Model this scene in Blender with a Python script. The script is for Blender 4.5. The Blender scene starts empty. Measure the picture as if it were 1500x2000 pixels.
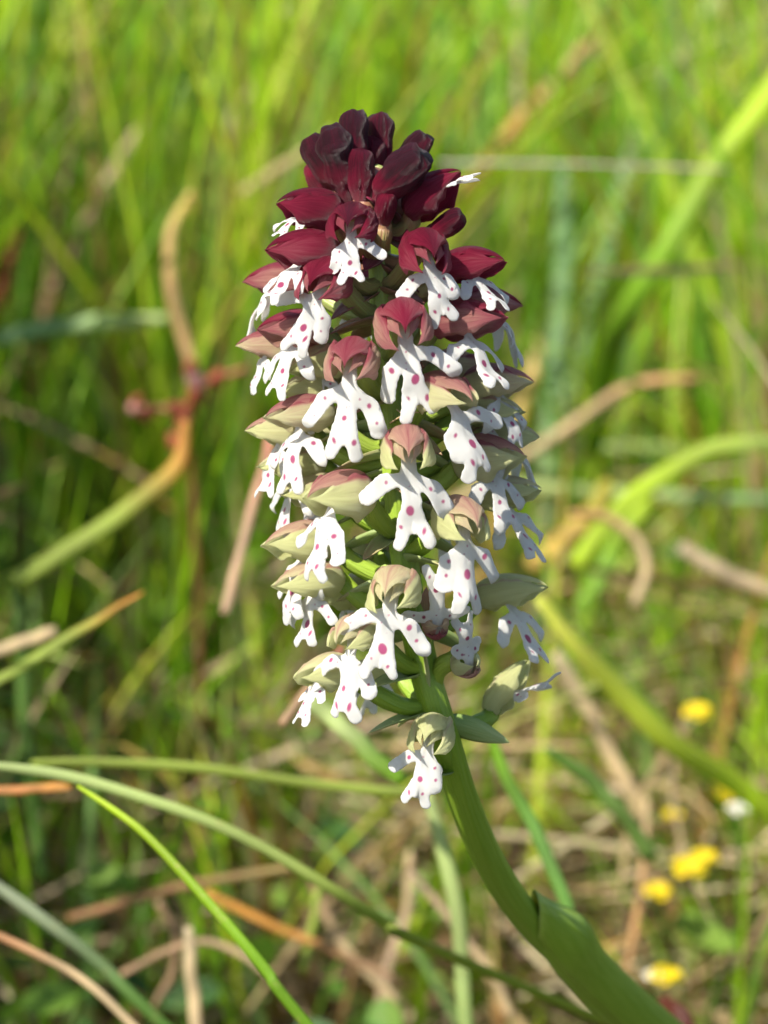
import bpy, math, random
import numpy as np
from mathutils import Vector, Matrix

random.seed(7)
rng = np.random.default_rng(11)
sc = bpy.context.scene
col = sc.collection
rad = math.radians

# ------------------------------------------------------------------ camera
CAM_H, PITCH, VFOV, D0 = 0.24, rad(20), rad(22), 0.23
TV = math.tan(VFOV / 2)
cam_d = bpy.data.cameras.new('camera')
cam = bpy.data.objects.new('camera', cam_d); col.objects.link(cam)
cam.location = (0, 0, CAM_H)
cam.rotation_euler = (math.pi / 2 - PITCH, 0, 0)
cam_d.sensor_fit = 'VERTICAL'; cam_d.sensor_height = 36; cam_d.sensor_width = 27
cam_d.lens = 18 / TV
cam_d.clip_start = 0.005; cam_d.clip_end = 500
cam_d.dof.use_dof = True
cam_d.dof.focus_distance = D0 - 0.006
cam_d.dof.aperture_fstop = cam_d.lens / 3.0        # a 3 mm wide aperture
sc.camera = cam
FWD = np.array([0, math.cos(PITCH), -math.sin(PITCH)])
UP = np.array([0, math.sin(PITCH), math.cos(PITCH)])
RIGHT = np.array([1.0, 0, 0])
CAM = np.array([0, 0, CAM_H])
MMPX = D0 * TV / 1000


def P(px, py, d):
    """point of the place seen at pixel (px,py) of the 1500x2000 photograph, d metres deep"""
    return CAM + d * (FWD + RIGHT * (px - 750) / 1000 * TV + UP * (1000 - py) / 1000 * TV)


# ------------------------------------------------------------------ light
SUN_EL, SUN_ROT = rad(52), rad(-124)
w = bpy.data.worlds.new('World'); sc.world = w; w.use_nodes = True
nt = w.node_tree
sky = nt.nodes.new('ShaderNodeTexSky'); sky.sky_type = 'NISHITA'; sky.sun_disc = False
sky.sun_elevation = SUN_EL; sky.sun_rotation = SUN_ROT
bg = nt.nodes['Background']; bg.inputs['Strength'].default_value = 0.095
nt.links.new(sky.outputs[0], bg.inputs[0])
sd = bpy.data.lights.new('sun', 'SUN'); sd.energy = 5.0; sd.angle = rad(0.53); sd.color = (1.0, 0.95, 0.86)
sun = bpy.data.objects.new('sun', sd); col.objects.link(sun)
sdir = Vector((math.sin(SUN_ROT) * math.cos(SUN_EL), math.cos(SUN_ROT) * math.cos(SUN_EL), math.sin(SUN_EL)))
sun.rotation_euler = sdir.to_track_quat('Z', 'Y').to_euler()
sun.location = sdir * 5
vs = sc.view_settings
vs.view_transform = 'Standard'; vs.look = 'None'; vs.gamma = 1; vs.exposure = 1.3
sc.cycles.use_denoising = True
sc.cycles.max_bounces = 8; sc.cycles.transmission_bounces = 6; sc.cycles.diffuse_bounces = 6


# ------------------------------------------------------------------ materials
class NB:
    def __init__(s, name):
        s.m = bpy.data.materials.new(name); s.m.use_nodes = True
        s.t = s.m.node_tree; s.t.nodes.clear()
        s.out = s.n('ShaderNodeOutputMaterial')

    def n(s, k, **kw):
        x = s.t.nodes.new(k)
        for a, b in kw.items(): setattr(x, a, b)
        return x

    def l(s, a, b): s.t.links.new(a, b)

    def attr(s, name): return s.n('ShaderNodeAttribute', attribute_name=name)

    def math(s, op, a, b=None, c=None, clamp=False):
        x = s.n('ShaderNodeMath', operation=op, use_clamp=clamp)
        for i, v in enumerate((a, b, c)):
            if v is None: continue
            if isinstance(v, (int, float)): x.inputs[i].default_value = v
            else: s.l(v, x.inputs[i])
        return x.outputs[0]

    def mix(s, f, a, b, mode='MIX'):
        x = s.n('ShaderNodeMix', data_type='RGBA', blend_type=mode)
        for i, v in ((0, f), (6, a), (7, b)):
            if isinstance(v, (int, float)): x.inputs[i].default_value = v
            elif isinstance(v, tuple): x.inputs[i].default_value = (*v, 1)
            else: s.l(v, x.inputs[i])
        return x.outputs[2]

    def ramp(s, f, stops):
        x = s.n('ShaderNodeValToRGB'); e = x.color_ramp.elements
        while len(e) < len(stops): e.new(0.5)
        for el, (p, c) in zip(e, stops): el.position = p; el.color = (*c, 1)
        s.l(f, x.inputs[0]); return x.outputs[0]

    def noise(s, scale, detail=3, vec=None, rough=.55):
        x = s.n('ShaderNodeTexNoise'); x.inputs['Scale'].default_value = scale
        x.inputs['Detail'].default_value = detail; x.inputs['Roughness'].default_value = rough
        if vec is not None: s.l(vec, x.inputs['Vector'])
        return x.outputs[0]

    def bump(s, h, strength, dist):
        x = s.n('ShaderNodeBump'); x.inputs['Strength'].default_value = strength
        x.inputs['Distance'].default_value = dist; s.l(h, x.inputs['Height'])
        return x.outputs[0]

    def petal(s, colr, rough, trans, tcol=None, normal=None, spec=.35, sss=0.0, sheen=0.0):
        p = s.n('ShaderNodeBsdfPrincipled')
        if isinstance(colr, tuple): p.inputs['Base Color'].default_value = (*colr, 1)
        else: s.l(colr, p.inputs['Base Color'])
        if isinstance(rough, float): p.inputs['Roughness'].default_value = rough
        else: s.l(rough, p.inputs['Roughness'])
        p.inputs['Specular IOR Level'].default_value = spec
        p.inputs['Sheen Weight'].default_value = sheen
        if sss:
            p.inputs['Subsurface Weight'].default_value = sss
            p.inputs['Subsurface Radius'].default_value = (1, .8, .6)
            p.inputs['Subsurface Scale'].default_value = 0.0006
        if normal is not None: s.l(normal, p.inputs['Normal'])
        sh = p.outputs[0]
        if trans:
            tr = s.n('ShaderNodeBsdfTranslucent')
            tc = colr if tcol is None else tcol
            if isinstance(tc, tuple): tr.inputs[0].default_value = (*tc, 1)
            else: s.l(tc, tr.inputs[0])
            if normal is not None: s.l(normal, tr.inputs['Normal'])
            mx = s.n('ShaderNodeMixShader'); mx.inputs[0].default_value = trans
            s.l(sh, mx.inputs[1]); s.l(tr.outputs[0], mx.inputs[2]); sh = mx.outputs[0]
        s.l(sh, s.out.inputs['Surface'])
        return s.m


def sep(b, name='pig'):
    a = b.attr(name); x = b.n('ShaderNodeSeparateColor'); b.l(a.outputs['Color'], x.inputs[0])
    return x.outputs  # r,g,b


def comb(b, x, y, z):
    c = b.n('ShaderNodeCombineXYZ')
    for i, v in enumerate((x, y, z)):
        if isinstance(v, (int, float)): c.inputs[i].default_value = v
        else: b.l(v, c.inputs[i])
    return c.outputs[0]


def m_sepal():
    b = NB('sepal_skin'); r, g, v = sep(b)
    geo = b.n('ShaderNodeNewGeometry')
    vein = b.noise(1, 4, comb(b, b.math('MULTIPLY', g, 2.6), b.math('MULTIPLY', v, 17), r), .65)
    blot = b.noise(900, 4)
    nz = b.math('ADD', b.math('MULTIPLY', b.math('SUBTRACT', vein, .5), .5), b.math('MULTIPLY', b.math('SUBTRACT', blot, .5), .38))
    f = b.math('ADD', r, b.math('MULTIPLY', nz, b.math('ADD', b.math('MULTIPLY', r, 1.1), .22, clamp=True)), clamp=True)
    c = b.ramp(f, [(0, (.95, .96, .47)), (.13, (.96, .90, .52)), (.27, (.76, .45, .34)), (.43, (.50, .14, .165)),
                   (.62, (.36, .026, .068)), (.80, (.225, .012, .038)), (.93, (.110, .009, .025)), (1, (.048, .011, .019))])
    line = b.ramp(b.noise(1, 2, comb(b, b.math('MULTIPLY', g, 1.2), b.math('MULTIPLY', v, 26), 4.0)), [(.50, (0, 0, 0)), (.64, (1, 1, 1))])
    c = b.mix(b.math('MULTIPLY', line, .22), c, b.mix(1.0, c, (.74, .66, .42), 'MULTIPLY'))
    grain = b.ramp(b.noise(5200, 3), [(.52, (0, 0, 0)), (.72, (1, 1, 1))])
    dust = b.math('MULTIPLY', b.math('MULTIPLY', grain, b.math('MULTIPLY', b.math('SUBTRACT', r, .78, clamp=True), 4.5, clamp=True)), .5)
    c = b.mix(dust, c, (.26, .13, .15))
    h = b.math('ADD', b.math('MULTIPLY', vein, .8), b.math('MULTIPLY', b.noise(3200, 4), .7))
    rough = b.math('ADD', b.math('MULTIPLY', blot, .38), .10)
    nrm = b.bump(h, .8, .0006)
    tc = b.mix(.5, c, b.mix(.5, c, (1, .6, .5), 'MULTIPLY'))
    gm = b.n('ShaderNodeGamma'); b.l(c, gm.inputs[0]); gm.inputs[1].default_value = .5
    return b.petal(c, rough, .58, gm.outputs[0], nrm, .5)


def m_lip():
    b = NB('lip_skin'); r, g, v = sep(b)
    n1 = b.noise(3200, 4, None, .7)
    d = b.math('ADD', r, b.math('MULTIPLY', b.math('SUBTRACT', n1, .5), .42))
    mask = b.n('ShaderNodeMapRange', interpolation_type='SMOOTHSTEP')
    b.l(d, mask.inputs[0]); mask.inputs[1].default_value = .45; mask.inputs[2].default_value = .60
    spot = b.mix(g, (.46, .075, .20), (.23, .004, .055))
    spot = b.mix(b.math('MULTIPLY', b.noise(3300, 2), .45), spot, (.60, .16, .30))
    base = b.mix(v, (.78, .765, .70), (.70, .68, .42))
    base = b.mix(b.math('MULTIPLY', b.noise(500, 3), .22), base, (.86, .80, .83))
    c = b.mix(mask.outputs[0], base, spot)
    nrm = b.bump(b.math('ADD', b.noise(2800, 3), b.math('MULTIPLY', b.noise(900, 2), 1.6)), .5, .00035)
    gm = b.n('ShaderNodeGamma'); b.l(c, gm.inputs[0]); gm.inputs[1].default_value = .6
    return b.petal(c, .45, .5, gm.outputs[0], nrm, .3, .2)


def m_green():
    b = NB('stem_skin'); r, g, v = sep(b)
    rib = b.noise(1, 3, comb(b, b.math('MULTIPLY', g, 3), b.math('MULTIPLY', v, 16), 0.0))
    f = b.math('ADD', r, b.math('MULTIPLY', b.math('SUBTRACT', rib, .5), .35))
    f = b.math('ADD', f, b.math('MULTIPLY', b.math('SUBTRACT', b.noise(700, 3), .5), .25), clamp=True)
    c = b.ramp(f, [(0, (.16, .27, .012)), (.3, (.26, .36, .04)), (.5, (.30, .36, .10)), (.7, (.26, .13, .07)), (1, (.15, .018, .035))])
    nrm = b.bump(rib, .5, .0004)
    return b.petal(c, .4, .12, None, nrm, .4, .1)


def m_bract():
    b = NB('bract_skin'); r, g, v = sep(b)
    rib = b.noise(1, 3, comb(b, b.math('MULTIPLY', g, 2), b.math('MULTIPLY', v, 14), 0.3))
    f = b.math('ADD', r, b.math('MULTIPLY', b.math('SUBTRACT', rib, .5), .4), clamp=True)
    c = b.ramp(f, [(0, (.20, .30, .07)), (.3, (.38, .44, .18)), (.55, (.36, .22, .13)), (1, (.16, .015, .04))])
    nrm = b.bump(rib, .4, .0003)
    return b.petal(c, .45, .3, None, nrm, .35)


def m_wither():
    b = NB('withered_skin')
    n = b.noise(600, 5)
    c = b.ramp(n, [(.3, (.09, .03, .02)), (.55, (.26, .11, .06)), (.75, (.42, .22, .14))])
    return b.petal(c, .6, .2, None, b.bump(n, .8, .0004), .3)


def m_blade(name='grass_skin', trans=.52):
    b = NB(name); a = b.attr('col')
    geo = b.n('ShaderNodeNewGeometry')
    n = b.noise(90, 4)
    c = b.mix(b.math('MULTIPLY', n, .3), a.outputs['Color'], b.mix(1.0, a.outputs['Color'], (.45, .48, .4), 'MULTIPLY'))
    dry = b.ramp(b.noise(42, 5, None, .65), [(.56, (0, 0, 0)), (.68, (1, 1, 1))])
    c = b.mix(b.math('MULTIPLY', dry, .38), c, (.42, .33, .13))
    tc = b.mix(1.0, c, (1.45, 1.38, .75), 'MULTIPLY')
    return b.petal(c, .42, trans, tc, b.bump(b.noise(1400, 2), .25, .0003), .35)


def m_soil():
    b = NB('soil')
    tc = b.n('ShaderNodeTexCoord')
    n = b.noise(55, 7, tc.outputs['Object'], .65); n2 = b.noise(3, 4, tc.outputs['Object'])
    c = b.ramp(n, [(.3, (.014, .010, .006)), (.5, (.048, .032, .019)), (.68, (.11, .072, .042)), (.85, (.20, .14, .09))])
    c = b.mix(b.math('MULTIPLY', n2, .5), c, (.045, .055, .015))
    return b.petal(c, .9, 0, None, b.bump(n, 1.0, .01), .2)


def m_flat(name, c, rough=.5, trans=.3, var=.5):
    b = NB(name)
    n = b.noise(700, 4)
    cc = b.mix(b.math('MULTIPLY', n, var), c, tuple(x * .45 for x in c))
    return b.petal(cc, rough, trans, None, b.bump(n, .3, .0003), .3)


M_SEPAL, M_LIP, M_GREEN, M_BRACT, M_WITHER = m_sepal(), m_lip(), m_green(), m_bract(), m_wither()
M_BLADE, M_SOIL = m_blade(), m_soil()
M_STRAW = m_blade('straw_skin', .42)
M_LEAF = m_blade('single_blade_skin', .5)
M_COLUMN = m_flat('column_skin', (.72, .58, .26), .5, .4)
M_YELLOW = m_flat('yellow_petal', (.74, .57, .012), .5, .35, .45)
M_WHITEP = m_flat('white_petal', (.80, .78, .66), .5, .35, .3)
M_RUST = m_flat('rust_husk', (.34, .085, .04), .6, .35, .6)
M_PINK = m_flat('pink_husk', (.52, .26, .22), .6, .35, .5)


# ------------------------------------------------------------------ mesh helpers
def mesh_np(name, V, F, attrs=None, smooth=True):
    """V (n,3), F list of index arrays with equal corner count"""
    me = bpy.data.meshes.new(name)
    V = np.asarray(V, dtype=np.float32)
    Fs = [np.asarray(f, dtype=np.int32) for f in (F if isinstance(F, list) else [F])]
    Fs = [f for f in Fs if len(f)]
    me.vertices.add(len(V)); me.vertices.foreach_set('co', V.ravel())
    idx = np.concatenate([f.ravel() for f in Fs]); cnt = np.concatenate([np.full(len(f), f.shape[1]) for f in Fs])
    st = np.concatenate([[0], np.cumsum(cnt)[:-1]]).astype(np.int32)
    me.loops.add(len(idx)); me.loops.foreach_set('vertex_index', idx)
    me.polygons.add(len(cnt)); me.polygons.foreach_set('loop_start', st)
    for k, a in (attrs or {}).items():
        a = np.asarray(a, dtype=np.float32)
        if a.shape[1] == 3: a = np.concatenate([a, np.ones((len(a), 1), np.float32)], 1)
        at = me.attributes.new(k, 'FLOAT_COLOR', 'POINT'); at.data.foreach_set('color', a.ravel())
    me.update(calc_edges=True)
    if smooth: me.polygons.foreach_set('use_smooth', np.ones(len(cnt), dtype=bool))
    me.validate()
    return me


def obj(name, me, mat=None, parent=None, **tags):
    o = bpy.data.objects.new(name, me); col.objects.link(o)
    if mat is not None and me is not None and not me.materials: me.materials.append(mat)
    if parent is not None: o.parent = parent
    for k, v in tags.items(): o[k] = v
    return o


def grid_faces(n, m, off=0, wrap=False):
    i, j = np.meshgrid(np.arange(n - 1), np.arange(m if wrap else m - 1), indexing='ij')
    a = i * m + j; b = i * m + (j + 1) % m
    return (np.stack([a, b, b + m, a + m], -1).reshape(-1, 4) + off)


def grid_normals(G):
    du = np.gradient(G, axis=0); dv = np.gradient(G, axis=1)
    n = np.cross(du, dv); L = np.linalg.norm(n, axis=2, keepdims=True); L[L < 1e-12] = 1e-12
    return n / L


def shell(name, G, th, pig, mat, parent, **tags):
    """closed thin solid from a grid G (n,m,3); pig (n,m,3) colours"""
    n, m, _ = G.shape
    N = grid_normals(G)
    uu = np.linspace(0, 1, n)[:, None]; vv = np.linspace(0, 1, m)[None, :]
    edge = np.minimum(np.minimum(uu, 1 - uu) * 8, np.minimum(vv, 1 - vv) * 8).clip(0, 1)[..., None]
    A = G + N * th * .5 * (.25 + .75 * edge); B = G - N * th * .5 * (.25 + .75 * edge)
    V = np.concatenate([A.reshape(-1, 3), B.reshape(-1, 3)])
    k = n * m
    f1 = grid_faces(n, m); f2 = grid_faces(n, m, k)[:, ::-1]
    ring = [i * m for i in range(n)][::-1] + list(range(m))[1:] + [i * m + m - 1 for i in range(1, n)] + [(n - 1) * m + j for j in range(m - 2, 0, -1)]
    r = np.array(ring); r2 = np.roll(r, -1)
    f3 = np.stack([r2, r, r + k, r2 + k], -1)
    pg = np.concatenate([pig.reshape(-1, 3)] * 2)
    me = mesh_np(name, V, np.concatenate([f1, f2, f3]), {'pig': pg})
    return obj(name, me, mat, parent, **tags)


def catmull(pts, n):
    pts = np.asarray(pts, float)
    p = np.vstack([2 * pts[0] - pts[1], pts, 2 * pts[-1] - pts[-2]])
    k = len(pts) - 1
    out = []
    for t in np.linspace(0, k, n):
        i = min(int(t), k - 1); f = t - i
        a, b, c, d = p[i:i + 4]
        out.append(.5 * ((2 * b) + (c - a) * f + (2 * a - 5 * b + 4 * c - d) * f * f + (3 * b - a - 3 * c + d) * f ** 3))
    return np.array(out)


def frames(C, ref):
    T = np.gradient(C, axis=0); T /= np.linalg.norm(T, axis=1, keepdims=True)
    ref = np.asarray(ref, float)
    S = np.cross(T, ref); L = np.linalg.norm(S, axis=1, keepdims=True)
    S = np.where(L > 1e-6, S / np.maximum(L, 1e-9), np.array([[1.0, 0, 0]]))
    B = np.cross(S, T)
    return T, S, B


def tube(C, R, ns=14, ref=(0, 0, 1), ribs=0, ribamp=0.0, twist=0.0, squash=1.0):
    """grid of a tube along C with radii R, capped by closing rings"""
    C = np.asarray(C, float); R = np.asarray(R, float) * np.ones(len(C))
    T, S, B = frames(C, ref)
    a = np.linspace(0, 2 * math.pi, ns, endpoint=False)
    u = np.linspace(0, 1, len(C))
    rr = R[:, None] * (1 + ribamp * np.cos(ribs * (a[None] + twist * u[:, None])))
    V = C[:, None] + rr[..., None] * (np.cos(a)[None, :, None] * S[:, None] + squash * np.sin(a)[None, :, None] * B[:, None])
    n = len(C)
    F = [grid_faces(n, ns, 0, True)]
    V = V.reshape(-1, 3)
    V = np.vstack([V, C[0] - T[0] * R[0] * .3, C[-1] + T[-1] * R[-1] * .6])
    j = np.arange(ns); j2 = (j + 1) % ns
    F.append(np.stack([j2, j, np.full(ns, n * ns)], -1))
    F.append(np.stack([(n - 1) * ns + j, (n - 1) * ns + j2, np.full(ns, n * ns + 1)], -1))
    uu = np.concatenate([np.repeat(u, ns), [0, 1]]); vv = np.concatenate([np.tile(np.abs(a / math.pi - 1), n), [0, 0]])
    return V, F, uu, vv


def sm(x): x = np.clip(x, 0, 1); return x * x * (3 - 2 * x)


# ------------------------------------------------------------------ ground
def ground():
    g = np.concatenate([-np.geomspace(60, 1.3, 14), np.linspace(-1.2, 1.2, 61), np.geomspace(1.3, 60, 14)])
    gy = np.concatenate([-np.geomspace(60, .5, 14), np.linspace(-.4, 4, 111), np.geomspace(4.2, 60, 14)])
    X, Y = np.meshgrid(g, gy, indexing='ij')
    Z = .006 * np.sin(X * 21 + 1.3 * np.sin(Y * 13)) * np.cos(Y * 17 + X * 6) + .004 * np.sin(X * 47 + Y * 39)
    Z += .5 * sm((np.hypot(X, Y) - 10) / 50) * 0 - .006
    V = np.stack([X, Y, Z], -1).reshape(-1, 3)
    obj('ground', mesh_np('ground', V, grid_faces(len(g), len(gy))), M_SOIL, kind='structure', label='brown soil of the meadow under the grass')


ground()


# ------------------------------------------------------------------ grass mass
def blades_mesh(root, h, wid, leandir, bend, twist, colr, K=7, tipcol=None, curl=None):
    N = len(h); t = np.linspace(0, 1, K + 1)
    ld = np.stack([np.cos(leandir), np.sin(leandir)], -1)
    hor = (bend * h)[:, None] * (t[None] ** 1.8)
    ver = h[:, None] * (t[None] - (np.clip(bend, 0, 1.6) * .38)[:, None] * t[None] ** 2.4)
    C = np.zeros((N, K + 1, 3))
    C[..., :2] = root[:, None, :2] + ld[:, None] * hor[..., None]
    if curl is not None:
        pd = np.stack([-ld[:, 1], ld[:, 0]], -1)
        C[..., :2] += pd[:, None] * ((curl * h)[:, None] * (t[None] ** 2))[..., None]
    C[..., 2] = root[:, 2:3] + ver
    wd = np.stack([-np.sin(leandir + twist), np.cos(leandir + twist), np.zeros(N)], -1)
    nd = np.stack([np.cos(leandir + twist), np.sin(leandir + twist), np.zeros(N)], -1)
    prof = np.minimum(1, .55 + t * 2) * np.clip(1 - t ** 3.0, .03, 1)
    hw = wid[:, None] * prof[None] * .5
    L = C - wd[:, None] * hw[..., None] + nd[:, None] * hw[..., None] * .35
    R = C + wd[:, None] * hw[..., None] + nd[:, None] * hw[..., None] * .35
    V = np.stack([L, C, R], 2).reshape(-1, 3)
    base = (np.arange(N) * (K + 1) * 3)[:, None, None]
    k = (np.arange(K) * 3)[None, :, None]
    q = np.array([[0, 1, 4, 3], [1, 2, 5, 4]])
    F = (base[..., None] + k[..., None] + q[None, None]).reshape(-1, 4)
    c = np.repeat(colr[:, None], K + 1, 1)
    if tipcol is not None:
        f = sm((t - .55) / .45)[None, :, None]
        c = c * (1 - f) + tipcol[:, None] * f
    c = np.repeat(c[:, :, None], 3, 2).reshape(-1, 3)
    return V, F, c


GREENS = np.array([(.24, .45, .018), (.31, .51, .020), (.18, .39, .022), (.38, .53, .026), (.15, .32, .04), (.28, .46, .13), (.43, .53, .04)])
DRYS = np.array([(.42, .31, .15), (.34, .21, .085), (.26, .15, .07), (.50, .42, .26), (.40, .20, .06), (.22, .13, .08)])


def rand_cols(N, dry):
    g = GREENS[rng.integers(0, len(GREENS), N)]; d = DRYS[rng.integers(0, len(DRYS), N)]
    isd = rng.random(N) < dry
    c = np.where(isd[:, None], d, g) * rng.uniform(.75, 1.2, (N, 1))
    tip = np.where((rng.random(N) < .25)[:, None], DRYS[rng.integers(0, len(DRYS), N)], c * 1.08)
    return c, tip


def field(N, y0, y1, hmin, hmax, wmin, wmax, dry, spread=.30, keep=None, pw=1.0, bendmax=.9):
    y = y0 + (y1 - y0) * rng.random(N * 3) ** pw
    x = rng.uniform(-1, 1, N * 3) * (.10 + spread * y) - .04 * y
    if keep is not None:
        ok = rng.random(N * 3) < keep(x, y)
        x, y = x[ok][:N], y[ok][:N]
    else:
        x, y = x[:N], y[:N]
    n = len(x)
    h = rng.uniform(hmin, hmax, n) * rng.uniform(.6, 1, n)
    ld = rng.uniform(0, 2 * math.pi, n)
    b = rng.beta(1.5, 3, n) * bendmax + .03
    # nothing may hang into the clear space in front of the orchid
    toward = np.sin(ld) < -.1
    reach = b * h * np.maximum(0, -np.sin(ld))
    bad = (y - reach) < .305
    ld = np.where(bad, -ld, ld)
    root = np.stack([x, y, np.full(n, -.006)], -1)
    c, tip = rand_cols(n, dry)
    return blades_mesh(root, h, rng.uniform(wmin, wmax, n), ld, b, rng.normal(0, .7, n), c, 7, tip, rng.normal(0, .12, n))


def join(parts):
    V, F, c = [], [], []; o = 0
    for v, f, k in parts:
        V.append(v); F.append(f + o); c.append(k); o += len(v)
    return np.concatenate(V), np.concatenate(F), np.concatenate(c)


def keep_near(x, y):
    # sparse where the photograph shows bare litter, right of the stem
    k = np.ones_like(x)
    k = np.where((x > -.01) & (y < .62), .16, k)
    k = np.where((x <= -.01) & (y < .50), .45, k)
    return k


bare = lambda lo, hi: (lambda x, y: np.where((x > -.015) & (x < .012 + .11 * y) & (y < hi), lo, 1.0))
g1 = field(2100, .345, .62, .04, .15, .0008, .0022, .20, keep=bare(.35, .52), spread=.20)
g2 = field(6000, .50, 1.05, .12, .33, .0009, .0030, .16, spread=.24, keep=bare(.12, .58))
g3 = field(6500, 1.0, 2.2, .16, .36, .0013, .0040, .13, spread=.22)
g4 = field(4200, 2.0, 4.2, .22, .46, .002, .0055, .12, spread=.22)
g5 = field(5500, .345, 1.2, .015, .07, .0007, .002, .28, spread=.22, keep=lambda x, y: np.where(y < .58, .3, 1.0), bendmax=1.3)
g6 = field(2900, .27, .70, .20, .33, .002, .0045, .15, bendmax=.35)
g6 = (g6[0] - np.array([0, 0, 0]), g6[1], g6[2])
shift = np.repeat(rng.uniform(-.40, -.095, len(g6[0]) // 24), 24)            # thick stand beside the view, shading the tangle
roots = np.repeat(g6[0].reshape(-1, 24, 3)[:, 1, 0], 24)
g6[0][:, 0] += shift - roots
V, F, c = join([g1, g2, g3, g4, g5, g6])
obj('grass', mesh_np('grass', V, F, {'col': c}), M_BLADE, kind='stuff', label='dense sunlit green meadow grass behind the orchid', category='grass')


# litter: dry stalks lying over the soil
def litter(N):
    y = .37 + 1.0 * rng.random(N) ** 1.6; x = rng.uniform(-1, 1, N) * (.09 + .24 * y)
    L = rng.uniform(.01, .08, N) * rng.uniform(.4, 1, N); a = rng.uniform(0, math.pi * 2, N); el = rng.normal(0, .42, N)
    z = rng.exponential(.019, N) + .001
    d = np.stack([np.cos(a) * np.cos(el), np.sin(a) * np.cos(el), np.sin(el)], -1)
    mid = np.stack([x, y, z], -1); K = 4; t = np.linspace(-.5, .5, K + 1)
    sag = np.stack([-np.sin(a), np.cos(a), np.zeros(N)], -1) * rng.normal(0, .14, (N, 1))
    C = mid[:, None] + d[:, None] * (t[None, :, None] * L[:, None, None]) + sag[:, None] * (L[:, None] * (t[None] ** 2) * 2)[..., None]
    C[..., 2] = np.maximum(C[..., 2], .0005 + rng.random((N, 1)) * .004)
    wd = np.cross(d, rng.normal(0, 1, (N, 3))); wd /= np.linalg.norm(wd, axis=1, keepdims=True)
    up = np.cross(wd, d)
    hw = rng.uniform(.0004, .0013, N)[:, None] * np.clip(1 - (np.abs(t) * 2) ** 4, .25, 1)[None] * .5 * 1.4
    Lf = C - wd[:, None] * hw[..., None]; R = C + wd[:, None] * hw[..., None]; M = C + up[:, None] * hw[..., None] * .8
    V = np.stack([Lf, M, R], 2).reshape(-1, 3)
    base = (np.arange(N) * (K + 1) * 3)[:, None, None, None]; k = (np.arange(K) * 3)[None, :, None, None]
    F = (base + k + np.array([[0, 1, 4, 3], [1, 2, 5, 4]])[None, None]).reshape(-1, 4)
    pal = np.array([(.42, .31, .16), (.33, .23, .12), (.24, .15, .08), (.48, .40, .24), (.36, .27, .17), (.17, .11, .06), (.40, .25, .09), (.24, .30, .07)])
    c = pal[rng.integers(0, len(pal), N)] * rng.uniform(.7, 1.2, (N, 1))
    return V, F, np.repeat(c, (K + 1) * 3, 0)


V, F, c = litter(8000)
obj('dry_litter', mesh_np('dry_litter', V, F, {'col': c}), M_STRAW, kind='stuff', label='tangle of dry brown stalks lying over the soil', category='litter')


# ground cover: small round leaves low over the soil
def cover(N):
    y = .33 + .95 * rng.random(N) ** 1.3
    x = rng.uniform(-1, 1, N) * (.07 + .22 * y)
    m = 1 / (1 + np.exp(-(np.abs(x - .035) - .055) * 70))        # thin out on the bare patch
    ok = rng.random(N) < np.where(y < .68, m * np.where(x < 0, .45, 1), .8)
    x, y = x[ok], y[ok]; N = len(x)
    z = rng.uniform(.004, .05, N); r = rng.uniform(.0018, .0046, N)
    n = rng.normal(0, .45, (N, 3)) + np.array([0, -.1, 1]); n /= np.linalg.norm(n, axis=1, keepdims=True)
    t1 = np.cross(n, rng.normal(0, 1, (N, 3))); t1 /= np.linalg.norm(t1, axis=1, keepdims=True); t2 = np.cross(n, t1)
    a = np.linspace(0, 2 * math.pi, 8, endpoint=False)
    cx = np.cos(a) * 1.35; cy = np.sin(a) * .8
    C = np.stack([x, y, z], -1)
    ring = C[:, None] + r[:, None, None] * (cx[None, :, None] * t1[:, None] + cy[None, :, None] * t2[:, None] + (np.abs(cy) * .35)[None, :, None] * n[:, None])
    V = np.concatenate([C[:, None], ring], 1).reshape(-1, 3)
    j = np.arange(8)
    f = np.stack([np.zeros(8, int), 1 + j, 1 + (j + 1) % 8], -1)
    F = (np.arange(N)[:, None, None] * 9 + f[None]).reshape(-1, 3)
    pal = np.array([(.10, .21, .03), (.15, .28, .03), (.07, .16, .04), (.20, .32, .05)])
    c = pal[rng.integers(0, 4, N)] * rng.uniform(.8, 1.2, (N, 1))
    return V, F, np.repeat(c, 9, 0)


V, F, c = cover(5200)
obj('ground_cover', mesh_np('ground_cover', V, F, {'col': c}), M_BLADE, kind='stuff', label='low mat of small green leaves around the bare patch', category='ground cover')

# ------------------------------------------------------------------ single blades and stalks that can be told apart
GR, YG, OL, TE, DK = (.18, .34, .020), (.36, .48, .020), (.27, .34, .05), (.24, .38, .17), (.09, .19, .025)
PG, TN, BR, OR, RD, SA, GO, GY = (.42, .50, .20), (.52, .40, .23), (.32, .20, .11), (.50, .24, .04), (.36, .075, .03), (.52, .23, .16), (.55, .38, .09), (.42, .40, .33)


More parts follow.
